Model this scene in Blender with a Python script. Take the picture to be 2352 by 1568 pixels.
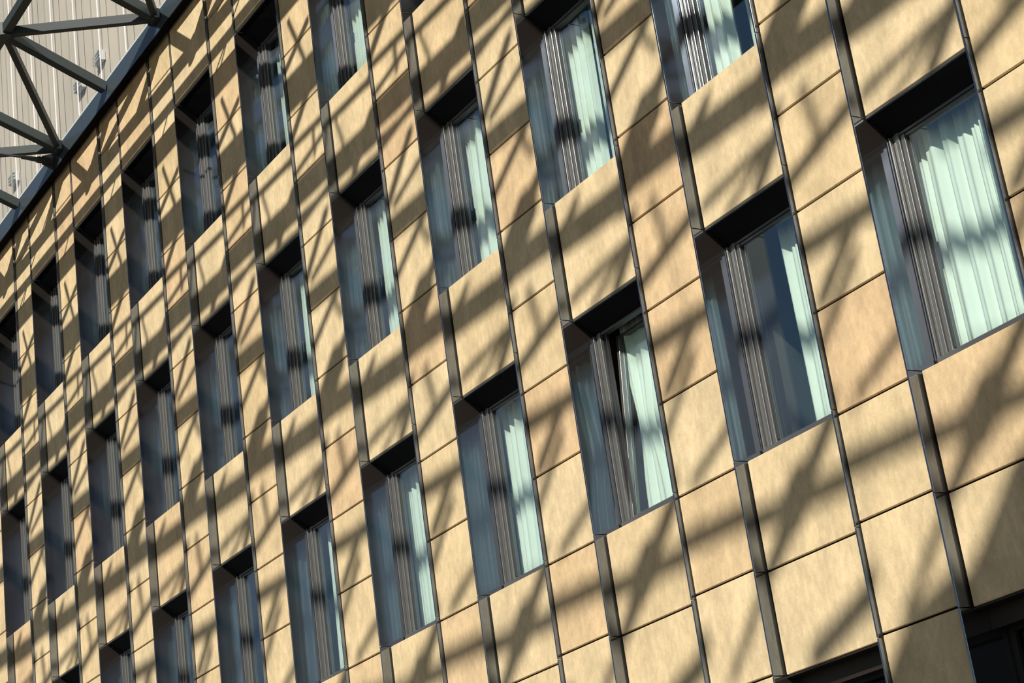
import bpy, math, random
from mathutils import Matrix, Vector
random.seed(7)
scene = bpy.context.scene
for o in list(bpy.data.objects):
    bpy.data.objects.remove(o)
COL = scene.collection

# ------------------------------------------------------------------ camera
cam_d = bpy.data.cameras.new('camera')
cam = bpy.data.objects.new('camera', cam_d)
COL.objects.link(cam)
RX = (0.5106803, 0.84932662, -0.13360364)
RY = (-0.36287316, 0.0720427, -0.92904947)
RZ = (-0.77944128, 0.52292843, 0.34498862)
CPOS = (9.56566, -9.824548, -6.358930)
cam.matrix_world = Matrix(((RX[0], -RY[0], -RZ[0], CPOS[0]),
                           (RX[1], -RY[1], -RZ[1], CPOS[1]),
                           (RX[2], -RY[2], -RZ[2], CPOS[2]),
                           (0, 0, 0, 1)))
cam_d.sensor_width = 36.0
cam_d.lens = 4426.0 / 2352.0 * 36.0
cam_d.clip_end = 500
scene.camera = cam

# ------------------------------------------------------------------ light
SUN = Vector((0.905, -1.0, 0.81))            # towards the sun
sun_d = bpy.data.lights.new('sun', 'SUN')
sun_d.energy = 7.0
sun_d.color = (1.0, 0.94, 0.825)
sun_d.angle = math.radians(0.42)
sun = bpy.data.objects.new('sun', sun_d)
COL.objects.link(sun)
sun.rotation_euler = SUN.to_track_quat('Z', 'Y').to_euler()
sun.location = (20, -25, 25)

w = bpy.data.worlds.new('sky')
scene.world = w
w.use_nodes = True
nt = w.node_tree
nt.nodes.clear()
sky = nt.nodes.new('ShaderNodeTexSky')
sky.sky_type = 'NISHITA'
sky.sun_disc = False
sky.sun_elevation = math.asin(SUN.normalized().z)
sky.sun_rotation = math.atan2(SUN.x, SUN.y)
sky.air_density = 1.2
sky.dust_density = 0.4
sky.ozone_density = 1.0
bg = nt.nodes.new('ShaderNodeBackground')
bg.inputs[1].default_value = 0.056
wo = nt.nodes.new('ShaderNodeOutputWorld')
nt.links.new(sky.outputs[0], bg.inputs[0])
nt.links.new(bg.outputs[0], wo.inputs[0])

vs = scene.view_settings
vs.view_transform = 'Standard'
vs.look = 'None'
vs.gamma = 1.0
vs.use_curve_mapping = False
vs.exposure = 0.0

# ------------------------------------------------------------------ facade grid (metres)
P = 2.1037      # bay
W = 1.2242      # clear width between the fins of a window bay
F = 3.30        # storey
H = 2.0849      # panel bottom to sill
DA = 0.1154     # window bay panels behind the fin fronts
DB = 0.0375     # pier panels behind the fin fronts
TF = 0.0205     # fin thickness
ZB = 0.4354     # a joint of the pier panels
BS = 0.8551     # pier panel height
K0, K1 = -1, 12
ZBOT = -3.86    # underside of the panels over the ground floor
ZTOP = 7.96

# ------------------------------------------------------------------ materials
def mat(name):
    m = bpy.data.materials.new(name)
    m.use_nodes = True
    m.node_tree.nodes.clear()
    return m, m.node_tree.nodes, m.node_tree.links

def N(nodes, t, **kw):
    n = nodes.new(t)
    for k, v in kw.items():
        setattr(n, k, v)
    return n

def principled(name, col, rough=0.5, metal=0.0, spec=0.5, noise=None):
    m, ns, ls = mat(name)
    b = N(ns, 'ShaderNodeBsdfPrincipled')
    b.inputs['Base Color'].default_value = (*col, 1)
    b.inputs['Roughness'].default_value = rough
    b.inputs['Metallic'].default_value = metal
    b.inputs['Specular IOR Level'].default_value = spec
    if noise:
        sc, amt = noise
        geo = N(ns, 'ShaderNodeNewGeometry')
        t = N(ns, 'ShaderNodeTexNoise')
        t.inputs['Scale'].default_value = sc
        t.inputs['Detail'].default_value = 5
        ls.new(geo.outputs['Position'], t.inputs['Vector'])
        mx = N(ns, 'ShaderNodeMix', data_type='RGBA')
        mx.inputs[6].default_value = (*[c * (1 - amt) for c in col], 1)
        mx.inputs[7].default_value = (*[min(1, c * (1 + amt)) for c in col], 1)
        ls.new(t.outputs['Fac'], mx.inputs[0])
        ls.new(mx.outputs[2], b.inputs['Base Color'])
    o = N(ns, 'ShaderNodeOutputMaterial')
    ls.new(b.outputs[0], o.inputs[0])
    return m

def panel_material():
    m, ns, ls = mat('sandstone panel')
    geo = N(ns, 'ShaderNodeNewGeometry')
    info = N(ns, 'ShaderNodeObjectInfo')
    ramp = N(ns, 'ShaderNodeValToRGB')
    e = ramp.color_ramp.elements
    e[0].position, e[0].color = 0.0, (0.535, 0.412, 0.238, 1)
    e[1].position, e[1].color = 1.0, (0.540, 0.390, 0.232, 1)
    a = e.new(0.35); a.color = (0.565, 0.452, 0.282, 1)
    a = e.new(0.70); a.color = (0.545, 0.425, 0.255, 1)
    ls.new(info.outputs['Random'], ramp.inputs[0])
    n1 = N(ns, 'ShaderNodeTexNoise')
    n1.inputs['Scale'].default_value = 2.2
    n1.inputs['Detail'].default_value = 4
    n2 = N(ns, 'ShaderNodeTexNoise')
    n2.inputs['Scale'].default_value = 14
    n2.inputs['Detail'].default_value = 6
    n3 = N(ns, 'ShaderNodeTexNoise')
    n3.inputs['Scale'].default_value = 90
    n3.inputs['Detail'].default_value = 3
    mp = N(ns, 'ShaderNodeMapping')
    mp.inputs['Scale'].default_value = (1.6, 1, 0.8)
    ls.new(geo.outputs['Position'], mp.inputs['Vector'])
    for n in (n1, n2, n3):
        ls.new(mp.outputs[0], n.inputs['Vector'])
    def remap(n, lo, hi):
        r = N(ns, 'ShaderNodeMapRange')
        r.inputs[1].default_value, r.inputs[2].default_value = 0.25, 0.75
        r.inputs[3].default_value, r.inputs[4].default_value = lo, hi
        ls.new(n.outputs['Fac'], r.inputs[0])
        return r
    r1, r2, r3 = remap(n1, 0.80, 1.16), remap(n2, 0.87, 1.13), remap(n3, 0.91, 1.09)
    m1 = N(ns, 'ShaderNodeMath', operation='MULTIPLY')
    ls.new(r1.outputs[0], m1.inputs[0]); ls.new(r2.outputs[0], m1.inputs[1])
    m2 = N(ns, 'ShaderNodeMath', operation='MULTIPLY')
    ls.new(m1.outputs[0], m2.inputs[0]); ls.new(r3.outputs[0], m2.inputs[1])
    vm = N(ns, 'ShaderNodeVectorMath', operation='SCALE')
    ls.new(ramp.outputs[0], vm.inputs[0]); ls.new(m2.outputs[0], vm.inputs['Scale'])
    b = N(ns, 'ShaderNodeBsdfPrincipled')
    b.inputs['Roughness'].default_value = 0.75
    b.inputs['Specular IOR Level'].default_value = 0.25
    ls.new(vm.outputs[0], b.inputs['Base Color'])
    bu = N(ns, 'ShaderNodeBump')
    bu.inputs['Strength'].default_value = 0.25
    bu.inputs['Distance'].default_value = 0.003
    ls.new(n3.outputs['Fac'], bu.inputs['Height'])
    ls.new(bu.outputs[0], b.inputs['Normal'])
    o = N(ns, 'ShaderNodeOutputMaterial')
    ls.new(b.outputs[0], o.inputs[0])
    return m

def polished(name, base, gloss, fac, rough, base_rough=0.5, spec=0.5):
    """anodised sheet: dull coloured body under a mirror-like surface"""
    m, ns, ls = mat(name)
    geo = N(ns, 'ShaderNodeNewGeometry')
    t = N(ns, 'ShaderNodeTexNoise')
    t.inputs['Scale'].default_value = 3.0
    t.inputs['Detail'].default_value = 5
    ls.new(geo.outputs['Position'], t.inputs['Vector'])
    r = N(ns, 'ShaderNodeMapRange')
    r.inputs[3].default_value, r.inputs[4].default_value = rough * 0.7, rough * 1.3
    ls.new(t.outputs['Fac'], r.inputs[0])
    d = N(ns, 'ShaderNodeBsdfPrincipled')
    d.inputs['Base Color'].default_value = (*base, 1)
    d.inputs['Roughness'].default_value = base_rough
    d.inputs['Specular IOR Level'].default_value = spec
    g = N(ns, 'ShaderNodeBsdfGlossy')
    g.inputs['Color'].default_value = (*gloss, 1)
    ls.new(r.outputs[0], g.inputs['Roughness'])
    mx = N(ns, 'ShaderNodeMixShader')
    mx.inputs[0].default_value = fac
    ls.new(d.outputs[0], mx.inputs[1]); ls.new(g.outputs[0], mx.inputs[2])
    o = N(ns, 'ShaderNodeOutputMaterial')
    ls.new(mx.outputs[0], o.inputs[0])
    return m

def glass(name, tint, refl=(1, 1, 1), ior=1.5, boost=1.0):
    m, ns, ls = mat(name)
    tr = N(ns, 'ShaderNodeBsdfTransparent')
    tr.inputs[0].default_value = (*tint, 1)
    g = N(ns, 'ShaderNodeBsdfGlossy')
    g.inputs['Color'].default_value = (*refl, 1)
    g.inputs['Roughness'].default_value = 0.0
    fr = N(ns, 'ShaderNodeFresnel')
    geo = N(ns, 'ShaderNodeNewGeometry')
    io = N(ns, 'ShaderNodeMapRange')                 # same reflectance from either side of the sheet
    io.inputs[3].default_value, io.inputs[4].default_value = ior, 1.0 / ior
    ls.new(geo.outputs['Backfacing'], io.inputs[0])
    ls.new(io.outputs[0], fr.inputs[0])
    mu = N(ns, 'ShaderNodeMath', operation='MULTIPLY', use_clamp=True)
    mu.inputs[1].default_value = boost
    ls.new(fr.outputs[0], mu.inputs[0])
    mx = N(ns, 'ShaderNodeMixShader')
    ls.new(mu.outputs[0], mx.inputs[0])
    ls.new(tr.outputs[0], mx.inputs[1]); ls.new(g.outputs[0], mx.inputs[2])
    o = N(ns, 'ShaderNodeOutputMaterial')
    ls.new(mx.outputs[0], o.inputs[0])
    return m

M_PANEL = panel_material()
M_FIN = polished('bronze anodised sheet', (0.015, 0.0115, 0.010), (0.54, 0.64, 0.80), 0.35, 0.05, 0.5, 0.3)
M_SOFFIT = polished('black soffit sheet', (0.003, 0.003, 0.003), (0.25, 0.27, 0.3), 0.04, 0.06, 0.6, 0.08)
M_FRAME = polished('grey window profile', (0.065, 0.064, 0.060), (0.55, 0.58, 0.60), 0.17, 0.16)
M_DARK = principled('black gasket', (0.012, 0.012, 0.013), 0.6)
M_BLACK = principled('black underside shade', (0.004, 0.004, 0.005), 0.8, 0.0, 0.05)  # black imitates the shade on the underside of the edge beam
M_CORE = principled('dark insulation', (0.02, 0.018, 0.016), 0.9)
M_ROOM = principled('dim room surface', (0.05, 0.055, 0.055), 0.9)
M_GLASS = glass('window glass', (0.915, 0.965, 0.94), (0.75, 0.88, 1.0), 1.5, 3.0)
M_DARKGLASS = glass('shop glass', (0.25, 0.27, 0.27), (1, 1, 1), 1.5, 0.35)
M_HEADER = principled('brown header sheet', (0.022, 0.016, 0.013), 0.4, 0.0, 0.25)
M_CURTAIN = principled('white curtain', (0.86, 0.90, 0.86), 0.9, noise=(6, 0.05))
M_STEEL = polished('blue grey steel paint', (0.040, 0.055, 0.068), (0.55, 0.62, 0.72), 0.28, 0.10)
M_STRUT = principled('dark grey steel paint', (0.022, 0.031, 0.034), 0.55, 0.0, 0.4)
M_LIP = principled('pale metal edge', (0.45, 0.50, 0.50), 0.35)
M_UPGLASS = glass('upper wall glass', (0.93, 0.93, 0.92), (0.95, 0.97, 1.0), 1.5, 0.8)
M_CREAM = principled('cream reflection tone', (0.66, 0.60, 0.52), 0.9, noise=(0.6, 0.24))
M_MULL = principled('sunlit glass edge tone', (0.60, 0.57, 0.61), 0.3)
M_MULLD = principled('dull glass joint', (0.26, 0.26, 0.24), 0.5)
M_GROUND = principled('stone paving', (0.07, 0.068, 0.064), 0.85, noise=(1.2, 0.2))  # colour darkened to stand in for a court lying in shade
M_ROD = principled('tie rod steel', (0.05, 0.055, 0.06), 0.35, 0.3)
M_WHITE = principled('white lamp reflection', (0.62, 0.66, 0.66), 0.5)

# ------------------------------------------------------------------ mesh helpers
class MB:
    def __init__(self):
        self.v, self.f = [], []
    def quad_prism(self, pts8):
        n = len(self.v)
        self.v += [tuple(p) for p in pts8]
        for q in ((0, 3, 2, 1), (4, 5, 6, 7), (0, 1, 5, 4), (1, 2, 6, 5), (2, 3, 7, 6), (3, 0, 4, 7)):
            self.f.append(tuple(n + i for i in q))
        return self
    def box(self, x0, x1, y0, y1, z0, z1):
        return self.quad_prism([(x0, y0, z0), (x1, y0, z0), (x1, y1, z0), (x0, y1, z0),
                                (x0, y0, z1), (x1, y0, z1), (x1, y1, z1), (x0, y1, z1)])
    def bar(self, a, b, w, h, up=(0, 0, 1)):
        a, b = Vector(a), Vector(b)
        d = (b - a).normalized()
        s = d.cross(Vector(up)).normalized() * (w / 2)
        u = s.cross(d).normalized() * (h / 2)
        return self.quad_prism([a - s - u, a + s - u, b + s - u, b - s - u, a - s + u, a + s + u, b + s + u, b - s + u])
    def tube(self, a, b, r0, r1=None, n=10):
        r1 = r0 if r1 is None else r1
        a, b = Vector(a), Vector(b)
        d = (b - a).normalized()
        s = d.orthogonal().normalized()
        u = d.cross(s)
        m = len(self.v)
        for p, r in ((a, r0), (b, r1)):
            for i in range(n):
                t = 2 * math.pi * i / n
                self.v.append(tuple(p + (s * math.cos(t) + u * math.sin(t)) * r))
        for i in range(n):
            j = (i + 1) % n
            self.f.append((m + i, m + j, m + n + j, m + n + i))
        self.f.append(tuple(m + i for i in reversed(range(n))))
        self.f.append(tuple(m + n + i for i in range(n)))
        return self
    def mesh(self, name, material):
        me = bpy.data.meshes.new(name)
        me.from_pydata(self.v, [], self.f)
        me.materials.append(material)
        me.update()
        return me

def link(name, me, parent=None, loc=(0, 0, 0), bevel=0):
    o = bpy.data.objects.new(name, me)
    COL.objects.link(o)
    o.location = loc
    if parent is not None:
        o.parent = parent
    if bevel:
        b = o.modifiers.new('bevel', 'BEVEL')
        b.width = bevel
        b.segments = 1
    return o

def empty(name, loc=(0, 0, 0)):
    o = bpy.data.objects.new(name, None)
    COL.objects.link(o)
    o.location = loc
    return o

def tag(o, label=None, cat=None, group=None, kind=None):
    if label: o['label'] = label
    if cat: o['category'] = cat
    if group: o['group'] = group
    if kind: o['kind'] = kind
    return o

# ------------------------------------------------------------------ ground
tag(link('floor', MB().box(-60, 60, -60, 14, -8.2, -8.0).mesh('floor', M_GROUND)), 'stone paving darkened as if shaded, at the foot of the building', kind='structure')

# ------------------------------------------------------------------ wall: core, panels, fins
wall = tag(empty('wall_front', (0, 0, -8)), 'sand coloured panelled front wall with dark bronze fins', kind='structure')
def wl(name, me, loc, bevel=0):
    return link(name, me, wall, (loc[0], loc[1], loc[2] + 8), bevel)

core = MB()
for k in range(K0, K1 + 1):
    x0 = -P * k
    core.box(x0 + W + TF * 0.5, x0 + P - TF * 0.5, DB + 0.055, 0.62, -8, 8.05)                 # pier
    for z0, z1 in ((6.75, 8.05), (F + 1.215 - 0.06, 2 * F - F + 0.12), (1.215 - 0.06, 0.12), (ZBOT + 0.03, -H - 0.06)):
        lo, hi = min(z0, z1), max(z0, z1)
        core.box(x0 - TF * 0.5, x0 + W + TF * 0.5, DA + 0.055, 0.62, lo, hi)
wl('wall_core', core.mesh('wall_core', M_CORE), (0, 0, 0))

GAP = 0.018
TH = 0.030
# pier panels
bw = P - W - 2 * TF - 0.014
me_b = MB().box(0, bw, 0, TH, GAP / 2, BS - GAP / 2).mesh('facade_panel', M_PANEL)
for k in range(K0, K1 + 1):
    xb = -P * k + W + TF + 0.008
    n = -7
    for n in range(-7, 9):
        z = ZB + n * BS
        if z + BS > ZTOP + 0.02:
            me = MB().box(0, bw, 0, TH, GAP / 2, ZTOP + 0.3 - z).mesh('facade_panel', M_PANEL)
        else:
            me = me_b
        wl('facade_panel', me, (xb, DB, z), 0.006)
# window bay panels
aw = W - 0.02 - 0.004
def apanel(k, z0, z1, y, me):
    wl('facade_panel', me, (-P * k + 0.02, y, z0), 0.006)
me_sp = MB().box(0, aw, 0, TH, 0, F - H - 0.004).mesh('facade_panel', M_PANEL)
me_l1 = MB().box(0, aw, 0, TH, 0, 3.02 - H - GAP).mesh('facade_panel', M_PANEL)
me_l2 = MB().box(0, aw, 0, TH, 0, -3.02 - ZBOT - GAP / 2).mesh('facade_panel', M_PANEL)
me_tp = MB().box(-0.014, aw, 0, TH, 0, ZTOP + 0.3 - 6.63).mesh('facade_panel', M_PANEL)
for k in range(K0, K1 + 1):
    apanel(k, 0.0, 0, DA, me_sp)
    apanel(k, F, 0, DA, me_sp)
    apanel(k, -3.02 + GAP / 2, 0, DA, me_l1)
    apanel(k, ZBOT, 0, DA, me_l2)
    apanel(k, 6.63, 0, 0.018, me_tp)
# fins, in lengths that meet at the window heads and sills
cuts = [-8.0, ZBOT, -3.02, -H, 0.0, F - H, F, 2 * F - H, 2 * F + 0.02, ZTOP - 0.02]
finm = {}
for i in range(len(cuts) - 1):
    z0, z1 = cuts[i], cuts[i + 1]
    deep = i in (3, 5, 7, 0)
    finm[i] = MB().box(0, TF, 0, 0.40 if deep else DA + 0.05, 0.003, z1 - z0 - 0.003).mesh('fin', M_FIN)
for k in range(K0, K1 + 1):
    for xf in (-P * k - TF, -P * k + W):
        for i in range(len(cuts) - 1):
            wl('fin', finm[i], (xf, 0, cuts[i]), 0.002)

# ------------------------------------------------------------------ rooms behind the windows
room = tag(empty('wall_interior', (0, 0, -8)), 'dim room walls and floor slabs behind the windows', kind='structure')
rm = MB()
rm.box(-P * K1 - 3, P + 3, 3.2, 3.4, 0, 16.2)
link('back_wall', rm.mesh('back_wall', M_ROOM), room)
for z in (-3.2, 0.45, F + 0.45, 2 * F + 0.45):
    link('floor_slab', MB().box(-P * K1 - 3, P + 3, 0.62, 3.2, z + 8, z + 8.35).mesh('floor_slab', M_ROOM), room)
for k in range(K0 - 1, K1 + 1, 2):
    xp = -P * k + W + 0.42
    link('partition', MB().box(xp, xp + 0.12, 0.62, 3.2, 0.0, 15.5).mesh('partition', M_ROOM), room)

# ------------------------------------------------------------------ windows
ZH = -0.150     # inner edge of the sloping soffit
YF = 0.352      # front of the window frame
ZS = -H + 0.03
fr = MB()
fr.box(0.004, 0.018, YF - 0.03, YF + 0.08, ZS, ZH)                     # edge rib against the left fin
fr.box(0.024, 0.048, YF, YF + 0.08, ZS, ZH + 0.06)
fr.box(0.052, 0.092, YF - 0.006, YF + 0.08, ZS, ZH + 0.06)
fr.box(W - 0.09, W, YF, YF + 0.08, ZS, ZH + 0.06)
fr.box(0.018, W, YF + 0.002, YF + 0.08, ZH - 0.012, ZH + 0.07)         # head
fr.box(0.018, W, YF - 0.05, YF + 0.08, ZS, ZS + 0.075)                 # bottom rail
me_frame = fr.mesh('frame', M_FRAME)
gs = MB()
gs.box(0.018, 0.0245, YF + 0.02, YF + 0.07, ZS, ZH).box(0.048, 0.052, YF + 0.02, YF + 0.07, ZS, ZH).box(0.092, 0.100, YF + 0.02, YF + 0.07, ZS, ZH)
gs.box(0.14, 0.150, YF + 0.022, YF + 0.05, ZS + 0.12, ZH)
me_gasket = gs.mesh('gasket', M_DARK)
sh = MB()
SZ0, SZ1 = ZS + 0.08, ZH - 0.016
sh.box(0.100, 0.140, YF + 0.008, YF + 0.085, SZ0, SZ1)
sh.box(W - 0.15, W - 0.095, YF + 0.008, YF + 0.085, SZ0, SZ1)
sh.box(0.140, W - 0.15, YF + 0.008, YF + 0.085, SZ0, SZ0 + 0.022)
sh.box(0.140, W - 0.15, YF + 0.020, YF + 0.085, SZ1 - 0.022, SZ1)
sh.box(0.140, 0.150, YF + 0.05, YF + 0.085, SZ0 + 0.022, SZ1 - 0.022)
me_sash = sh.mesh('sash', M_FRAME)
me_pane = MB().box(0.144, W - 0.15, YF + 0.036, YF + 0.048, SZ0 + 0.02, SZ1 - 0.02).mesh('pane', M_GLASS)
sf = MB()
ya, za, yb, zb = DA + 0.032, -0.004, YF + 0.01, ZH
sf.quad_prism([(0.002, ya, za), (W - 0.002, ya, za), (W - 0.002, yb, zb), (0.002, yb, zb),
               (0.002, ya, za + 0.012), (W - 0.002, ya, za + 0.012), (W - 0.002, yb, zb + 0.012), (0.002, yb, zb + 0.012)])
me_soffit = sf.mesh('soffit', M_SOFFIT)
me_drip = MB().box(0.015, W - 0.002, DA + 0.008, DA + 0.03, -0.016, -0.004).mesh('drip_edge', M_FRAME)
sl = MB()
ya, za, yb, zb = DA + 0.034, -H - 0.012, YF, -H + 0.03
sl.quad_prism([(0.002, ya, za), (W - 0.002, ya, za), (W - 0.002, yb, zb), (0.002, yb, zb),
               (0.002, ya, za + 0.008), (W - 0.002, ya, za + 0.008), (W - 0.002, yb, zb + 0.008), (0.002, yb, zb + 0.008)])
me_sill = sl.mesh('sill', M_FRAME)
hd = MB()
hd.box(0.106, 0.134, YF + 0.085, YF + 0.095, -1.13, -1.02)
hd.box(0.112, 0.126, YF + 0.095, YF + 0.13, -1.075, -1.06)
hd.box(0.112, 0.126, YF + 0.118, YF + 0.13, -1.20, -1.06)
me_handle = hd.mesh('handle', M_FRAME)

def row_word(r):
    return {1: 'lowest', 2: 'middle', 3: 'uppermost'}[r]
ORD = ['rightmost', 'second from right', 'third from right', 'fourth from right', 'fifth from right', 'sixth from right',
       'seventh from right', 'eighth from right', 'ninth from right', 'tenth from right', 'eleventh from right']
FIRST = {1: 0, 2: 1, 3: 3}
n_win = 0
OPEN = (2, 1)
for r in (1, 2, 3):
    for k in range(K0, K1 + 1):
        n_win += 1
        root = empty('window_%d' % n_win, (-P * k, 0, (r - 1) * F))
        i = k - FIRST[r]
        where = ('%s window of the %s window row' % (ORD[i], row_word(r))) if 0 <= i < len(ORD) else None
        tag(root, ('dark framed recessed window, ' + where) if where else 'dark framed recessed window outside the picture', kind='structure')
        if (k, r) == OPEN:
            root['label'] = 'recessed window with its sash tilted inwards, third from right in lowest row'
        link('frame', me_frame, root, bevel=0.002)
        link('gasket', me_gasket, root)
        s = link('sash', me_sash, root, bevel=0.002)
        g = link('pane', me_pane, s)
        h = link('handle', me_handle, s)
        tag(h, 'grey lever handle')
        if (k, r) == OPEN:
            ang = math.radians(-5.2)
            piv = Vector((0, YF + 0.085, SZ0))
            s.matrix_local = Matrix.Translation(piv) @ Matrix.Rotation(ang, 4, 'X') @ Matrix.Translation(-piv)
        so = link('soffit', me_soffit, root)
        if r == 3:
            so.location = (0, 0, 0.012)
            d = link('drip_edge', me_drip, root, (0, -0.09, 0.018))
        else:
            d = link('drip_edge', me_drip, root)
        link('sill', me_sill, root)

# ------------------------------------------------------------------ curtains
def curtain_mesh(x0, x1, seed, pinch=None, amp=0.030, pitch=0.13):
    rnd = random.Random(seed)
    nx = max(24, int((x1 - x0) / 0.0085))
    nz = 16 if pinch else 6
    ph = [rnd.uniform(0, 6.28) for _ in range(6)]
    vf, vb, faces = [], [], []
    zt, zb_ = -0.06, -H - 0.02
    for j in range(nz + 1):
        z = zt + (zb_ - zt) * j / nz
        t = j / nz
        for i in range(nx + 1):
            u = i / nx
            x = x0 + (x1 - x0) * u
            xx = x + 0.035 * math.sin(ph[0] + 7 * x) + 0.012 * math.sin(ph[2] + 19 * x)
            y = amp * math.sin(2 * math.pi * xx / pitch + ph[1]) * (0.75 + 0.25 * math.sin(ph[2] + 9 * x)) \
                + 0.02 * math.sin(ph[3] + 11 * x + 0.6 * t) + 0.010 * math.sin(ph[4] + 3 * x + 2.5 * t)
            y += 0.45 * amp * math.sin(4 * math.pi * xx / pitch + ph[5] + t)
            if pinch:
                px, pz = pinch
                gz = math.exp(-((z - pz) / 0.42) ** 2)
                x += (px - x) * 0.42 * gz * math.exp(-((x - px) / 0.45) ** 2)
                x += 0.22 * max(0, t - 0.45) * (x - px)
                y -= 0.03 * gz * math.exp(-((x - px) / 0.08) ** 2)
            vf.append((x, y, z))
            vb.append((x, y + 0.004, z))
    n = len(vf)
    s = nx + 1
    for j in range(nz):
        for i in range(nx):
            a = j * s + i
            faces.append((a, a + s, a + s + 1, a + 1))
            faces.append((n + a, n + a + 1, n + a + s + 1, n + a + s))
    for i in range(nx):
        faces.append((i, i + 1, n + i + 1, n + i))
        a = nz * s + i
        faces.append((a, n + a, n + a + 1, a + 1))
    for j in range(nz):
        a = j * s
        faces.append((a, n + a, n + a + s, a + s))
        a = j * s + nx
        faces.append((a, a + s, n + a + s, n + a))
    me = bpy.data.meshes.new('curtain')
    me.from_pydata(vf + vb, [], faces)
    me.materials.append(M_CURTAIN)
    for p in me.polygons:
        p.use_smooth = True
    me.update()
    return me

CUR = {(0, 1): [(0.02, 1.20)], (1, 1): [(0.47, 1.20)], (2, 1): [(0.10, 1.26)], (3, 1): [(0.02, 1.2)], (4, 1): [(0.02, 1.2)],
       (5, 1): [(0.08, 1.2)], (6, 1): [(0.30, 1.2)], (7, 1): [(0.20, 1.2)], (8, 1): [(0.40, 1.2)],
       (1, 2): [(0.06, 0.44), (0.62, 0.86)], (2, 2): [(0.02, 0.42), (0.50, 1.2)], (3, 2): [(0.04, 1.2)], (4, 2): [(0.04, 1.2)], (5, 2): [(0.10, 1.2)],
       (6, 2): [(0.30, 1.2)], (7, 2): [(0.45, 1.2)], (8, 2): [(0.50, 1.2)], (9, 2): [(0.50, 1.2)], (10, 2): [(0.5, 1.2)],
       (4, 3): [(0.02, 1.2)], (5, 3): [(0.10, 1.2)], (6, 3): [(0.30, 1.2)], (7, 3): [(0.40, 1.2)], (8, 3): [(0.5, 1.2)], (9, 3): [(0.5, 1.2)], (10, 3): [(0.5, 1.2)]}
sd = 0
for (k, r), spans in CUR.items():
    i = k - FIRST[r]
    for j, (a, b) in enumerate(spans):
        sd += 1
        op = (k, r) == OPEN
        me = curtain_mesh(a, b, sd, pinch=(0.30, -1.1) if op else None, pitch=random.uniform(0.11, 0.17))
        o = link('curtain', me, None, (-P * k, 0.545 if not op else 0.60, (r - 1) * F))
        where = '%s window of the %s row' % (ORD[i], row_word(r))
        if op:
            lab = 'pale mint curtain pinched by the handle of the tilted open window'
        elif len(spans) == 2:
            lab = ('left' if j == 0 else 'right') + ' pale mint curtain half in the ' + where
        else:
            lab = 'pale mint pleated curtain in the ' + where
        tag(o, lab, 'curtain', 'pleated curtains behind the facade windows')

# ------------------------------------------------------------------ ground floor openings
for n, k in enumerate(range(K0, 4)):
    root = tag(empty('window_%d' % (n_win + 1 + n), (-P * k, 0, -8)),
               ['dark ground floor opening outside the picture', 'black ground floor opening in the lower right corner', 'black ground floor opening under brown metal header at the bottom edge',
                'dark ground floor opening below the picture', 'dark ground floor opening left of the others'][n], kind='structure')
    z = ZBOT + 8
    link('header', MB().box(0.002, W - 0.002, DA + 0.01, DA + 0.16, z - 0.018, z - 0.006).box(0.002, W - 0.002, DA + 0.15, DA + 0.20, z - 0.16, z - 0.012).mesh('header', M_HEADER), root)
    link('frame', MB().box(0.002, 0.06, 0.42, 0.50, 0, z - 0.02).box(W - 0.06, W, 0.42, 0.50, 0, z - 0.02).box(0.06, W - 0.06, 0.42, 0.50, z - 0.18, z - 0.02).mesh('frame', M_DARK), root)
    link('pane', MB().box(0.06, W - 0.06, 0.455, 0.465, 0.02, z - 0.18).mesh('pane', M_DARKGLASS), root)
    link('lining', MB().box(0.002, W - 0.002, 0.62, 0.66, 0, z + 0.1).mesh('lining', M_CORE), root)

# ------------------------------------------------------------------ glazed wall above the roof edge
up = tag(empty('wall_upper', (0, 0, 8.0)), 'glazed upper wall with thin vertical joints above the steel roof edge', kind='structure')
link('backing', MB().box(-40, 10, 0.34, 0.5, -0.4, 9).mesh('backing', M_CREAM), up)  # cream backing stands in for the pale reflection in the glass
link('ledge', MB().box(-40, 10, 0.02, 0.34, -0.1, 0.0).mesh('ledge', M_CREAM), up)
me_up = MB().box(0.006, 1.046, 0.10, 0.115, 0, 9).mesh('pane', M_UPGLASS)
me_m1 = MB().box(-0.005, 0.005, 0.100, 0.113, 0, 9).mesh('lit_edge', M_MULL)  # pale strip colour stands in for a sunlit glass edge
me_m2 = MB().box(-0.018, -0.014, 0.098, 0.112, 0, 9).box(0.010, 0.014, 0.098, 0.112, 0, 9).mesh('joint_strip', M_MULLD)
for i in range(-4, 22):
    x = -15.76 - 1.0519 * (i - 6)
    link('pane', me_up, up, (x, 0, 0))
    link('joint_strip', me_m2, up, (x, 0, 0))
    link('lit_edge', me_m1, up, (x + 0.285, -0.012, 0))

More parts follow.
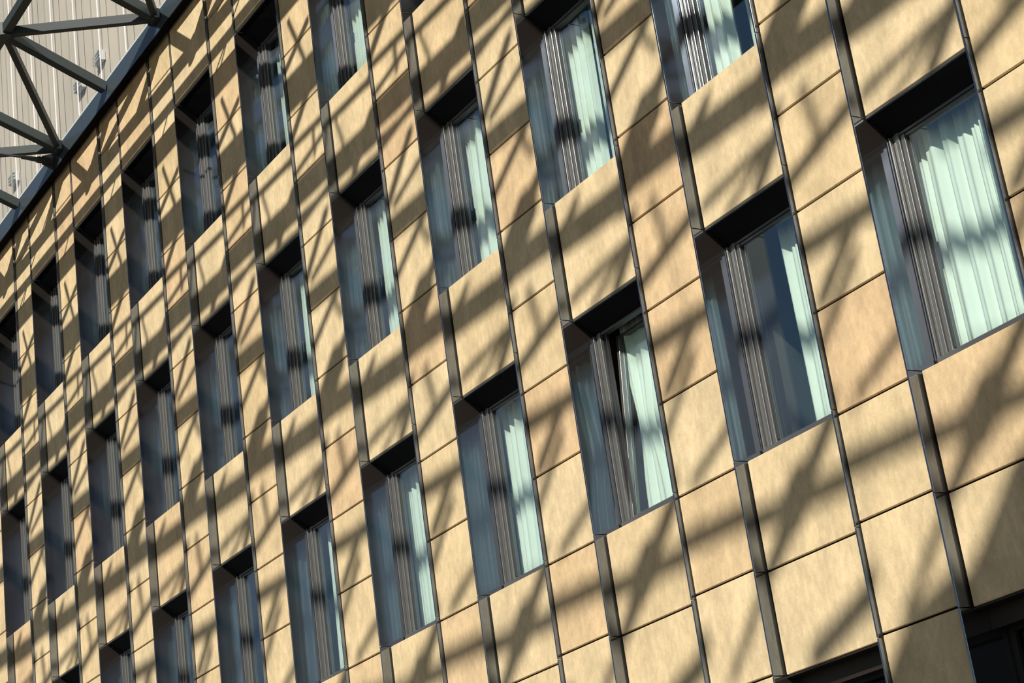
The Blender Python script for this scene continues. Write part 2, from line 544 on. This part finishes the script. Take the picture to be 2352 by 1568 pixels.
# ------------------------------------------------------------------ steel roof frame
roof = tag(empty('roof_frame', (0, -0.05, 8.0)), 'dark grey steel roof frame with edge beam, triangulated struts and tie rods', 'roof frame')
RO = Vector((0, -0.05, 8.0))
def rl(name, mb, material, parent=None, bevel=0):
    mb.v = [tuple(Vector(p) - RO) for p in mb.v]
    o = link(name, mb.mesh(name, material), roof if parent is None else parent)
    if bevel:
        m = o.modifiers.new('bevel', 'BEVEL'); m.width = bevel; m.segments = 1
    return o
BY0, BY1, BZ0, BZ1 = -0.115, -0.012, 7.80, 8.12
XL, XR = -34.0, 8.0
beam_joints = [XL, -25.3, -16.9 + 0.0, -8.4, 0.1, XR]
jx = [XL, -25.0, -15.9, -7.5, 0.9, XR]
for a, b in zip(jx[:-1], jx[1:]):
    o = rl('edge_beam', MB().box(a + 0.006, b - 0.006, BY0, BY1, BZ0, BZ1), M_STEEL)
    rl('flange', MB().box(a + 0.006, b - 0.006, BY0 - 0.012, BY1, BZ0 - 0.022, BZ0 - 0.001), M_BLACK, o)
    rl('top_rail', MB().box(a + 0.006, b - 0.006, BY0 + 0.01, BY1 + 0.03, BZ1 + 0.004, BZ1 + 0.05), M_LIP, o)

# roof surface and the way its shadow falls on the facade
SXY, SZY = SUN.x / -SUN.y, SUN.z / -SUN.y
YREF = 0.07
def hroof(d):
    return 8.05 + 0.285 * d - 0.009 * d * d
def d_of(zs):
    lo, hi = 0.0, 40.0
    for _ in range(50):
        m = (lo + hi) / 2
        if hroof(m) - SZY * (m + YREF) > zs: lo = m
        else: hi = m
    return lo
def up_to_roof(x, zs):
    d = d_of(zs)
    return Vector((x + SXY * (d + YREF), -d, hroof(d)))

NX, NY, NZ = -14.52, -1.73, 8.53
A0 = -12.70
Wb = 0.14
for n in range(-3, 6):
    dx = -2 * P * n
    Nn = Vector((NX + dx, NY, NZ))
    A1 = Vector((A0 + dx, BY0 - 0.02, 8.05)); M1 = Vector((A0 - P + dx, BY0 - 0.02, 8.02)); A2 = Vector((A0 - 2 * P + dx, BY0 - 0.02, 8.05))
    s = rl('strut', MB().bar(Nn, A1, 0.10, 0.13), M_STRUT)
    s = rl('rafter', MB().bar(Nn, M1, 0.13, 0.16), M_STRUT, bevel=0.006)
    s = rl('strut', MB().bar(Nn, A2, 0.09, 0.13), M_STRUT)
    A1o = Vector((A0 + 0.26 + dx, NY, NZ))
    rl('rafter', MB().bar(A1o, A1, 0.13, 0.16), M_STRUT, bevel=0.006)
    rl('node_plate', MB().tube(Nn - Vector((0, 0, 0.10)), Nn + Vector((0, 0, 0.10)), 0.13, n=24), M_STRUT)
    rl('node_plate', MB().box(A1.x - 0.13, A1.x + 0.13, BY0 - 0.10, BY0, 7.96, 8.13), M_STRUT, bevel=0.01)
    # lug plate, clevis and tie rod
    if n % 2:
        continue
    X = A0 - 2 * P + dx - 0.30
    lug = rl('lug_plate', MB().quad_prism([(X - 0.012, BY0, 7.79), (X + 0.012, BY0, 7.79), (X + 0.012, BY0, 8.10), (X - 0.012, BY0, 8.10),
                                          (X - 0.012, BY0 - 0.20, 7.88), (X + 0.012, BY0 - 0.20, 7.88), (X + 0.012, BY0 - 0.20, 8.02), (X - 0.012, BY0 - 0.20, 8.02)]), M_STRUT)
    pin = Vector((X, BY0 - 0.12, 7.95))
    far = Vector((X - 0.70, -3.4, 8.42))
    dv = (far - pin).normalized()
    rod = rl('tie_rod', MB().tube(pin + dv * 0.30, far, 0.018, n=12), M_ROD)
    rl('clevis', MB().bar(pin + Vector((0.022, 0, 0)) - dv * 0.05, pin + Vector((0.022, 0, 0)) + dv * 0.16, 0.014, 0.09)
       .bar(pin + Vector((-0.022, 0, 0)) - dv * 0.05, pin + Vector((-0.022, 0, 0)) + dv * 0.16, 0.014, 0.09)
       .tube(pin + dv * 0.14, pin + dv * 0.40, 0.042, 0.03, n=14), M_ROD, rod)
    rl('pin', MB().tube(pin - Vector((0.05, 0, 0)), pin + Vector((0.05, 0, 0)), 0.026, n=14), M_ROD, rod)
rl('purlin', MB().bar((XL + 8, NY, NZ), (XR + 2, NY, NZ), 0.12, 0.14), M_STRUT)

def shade(w):
    return w / 1.1
PURLINS = [(6.68, 0.11), (6.22, 0.22), (4.98, 0.30), (4.29, 0.07), (3.66, 0.22), (3.35, 0.06), (2.24, 0.18), (0.84, 0.20), (-0.77, 0.13), (-2.56, 0.135), (-4.6, 0.16)]
for z, wd in PURLINS:
    a, b = up_to_roof(-23.5, z), up_to_roof(5.0, z)
    rl('purlin', MB().bar(a, b, shade(wd), shade(wd)), M_STRUT)
BRACES = [  # shadow on the facade: x from a window bay's left fin, z, x, z, width
    (1.95, 5.67, 0.95, 5.22, 0.08), (1.75, 4.79, 1.02, 4.27, 0.10), (2.06, 4.09, 1.20, 3.93, 0.06), (1.06, 3.91, 0.48, 3.45, 0.13),
    (2.06, 3.41, 1.20, 3.245, 0.07), (1.88, 3.14, 0.90, 2.27, 0.10), (2.10, 2.76, 1.30, 2.47, 0.07), (2.10, 2.20, 0.95, 1.53, 0.09),
    (1.79, 2.05, 1.98, 1.78, 0.06), (2.10, 1.56, 1.70, 1.29, 0.12), (1.80, 1.35, 1.14, 0.79, 0.30), (0.45, 1.13, 0.08, 0.90, 0.08),
    (1.26, 0.48, 0.78, 0.02, 0.11), (1.28, 0.42, 0.05, 0.22, 0.075), (1.24, 0.44, 0.35, 0.02, 0.06), (1.55, 0.50, 1.67, -0.02, 0.08), (2.08, 0.11, 1.15, -0.20, 0.11), (1.85, -0.76, 1.28, -1.26, 0.11),
    (1.77, -1.03, 1.10, -1.68, 0.085), (2.10, -1.78, 1.42, -2.11, 0.09), (1.18, -2.00, 0.02, -3.06, 0.14), (0.74, -2.36, 0.38, -2.70, 0.26),
    (2.10, -3.20, 1.50, -3.80, 0.09), (1.30, -3.42, 0.35, -3.80, 0.17), (0.16, 4.24, 0.40, 3.57, 0.045), (1.76, 4.23, 1.75, 3.94, 0.07),
    (1.43, 5.93, 1.78, 5.15, 0.055), (1.82, 6.68, 1.28, 6.20, 0.03)]
for k in range(-1, 11):
    for x0, z0, x1, z1, wd in BRACES:
        a, b = up_to_roof(x0 - P * k, z0), up_to_roof(x1 - P * k, z1)
        rl('brace' if wd < 0.1 else 'rafter', MB().bar(a, b, shade(wd), shade(wd)), M_STRUT)
# unseen sheet added to shade the lower right end of the facade
pts = [(0.72, -3.02), (0.15, -3.60), (-0.55, -3.84), (-1.6, -4.9), (4.5, -4.9), (4.5, -2.7), (1.3, -2.75)]
top = [up_to_roof(x, z) for x, z in pts]
mb = MB()
mb.v = [tuple(p) for p in top] + [tuple(p + Vector((0, 0, 0.08))) for p in top]
nn = len(pts)
mb.f = [tuple(range(nn)), tuple(reversed(range(nn, 2 * nn)))] + [(i, i + nn, (i + 1) % nn + nn, (i + 1) % nn) for i in range(nn)]
rl('shade_sheet', mb, M_STRUT)

# ------------------------------------------------------------------ boxes added to imitate lamp reflections in the upper glass
for i, (x, z, lab) in enumerate(((-15.99, 9.24, 'white slatted box imitating a lamp reflection in the upper glass, above the wide rafter'),
                                 (-16.90, 9.23, 'white slatted box imitating a lamp reflection in the upper glass, below the wide rafter'),
                                 (-20.37, 9.20, 'white slatted box imitating a lamp reflection in the upper glass, under the tie rod'))):
    o = tag(empty('lamp_reflection', (x, 0.27, z)), lab, 'lamp reflection', 'boxes imitating lamp reflections in the upper glass')
    link('housing', MB().box(-0.14, 0.14, -0.02, 0.06, -0.085, 0.085).mesh('housing', M_WHITE), o)
    for j in range(3):
        link('slat', MB().box(-0.15, 0.15, -0.05, -0.02, -0.075 + j * 0.06, -0.045 + j * 0.06).mesh('slat', M_LIP), o)
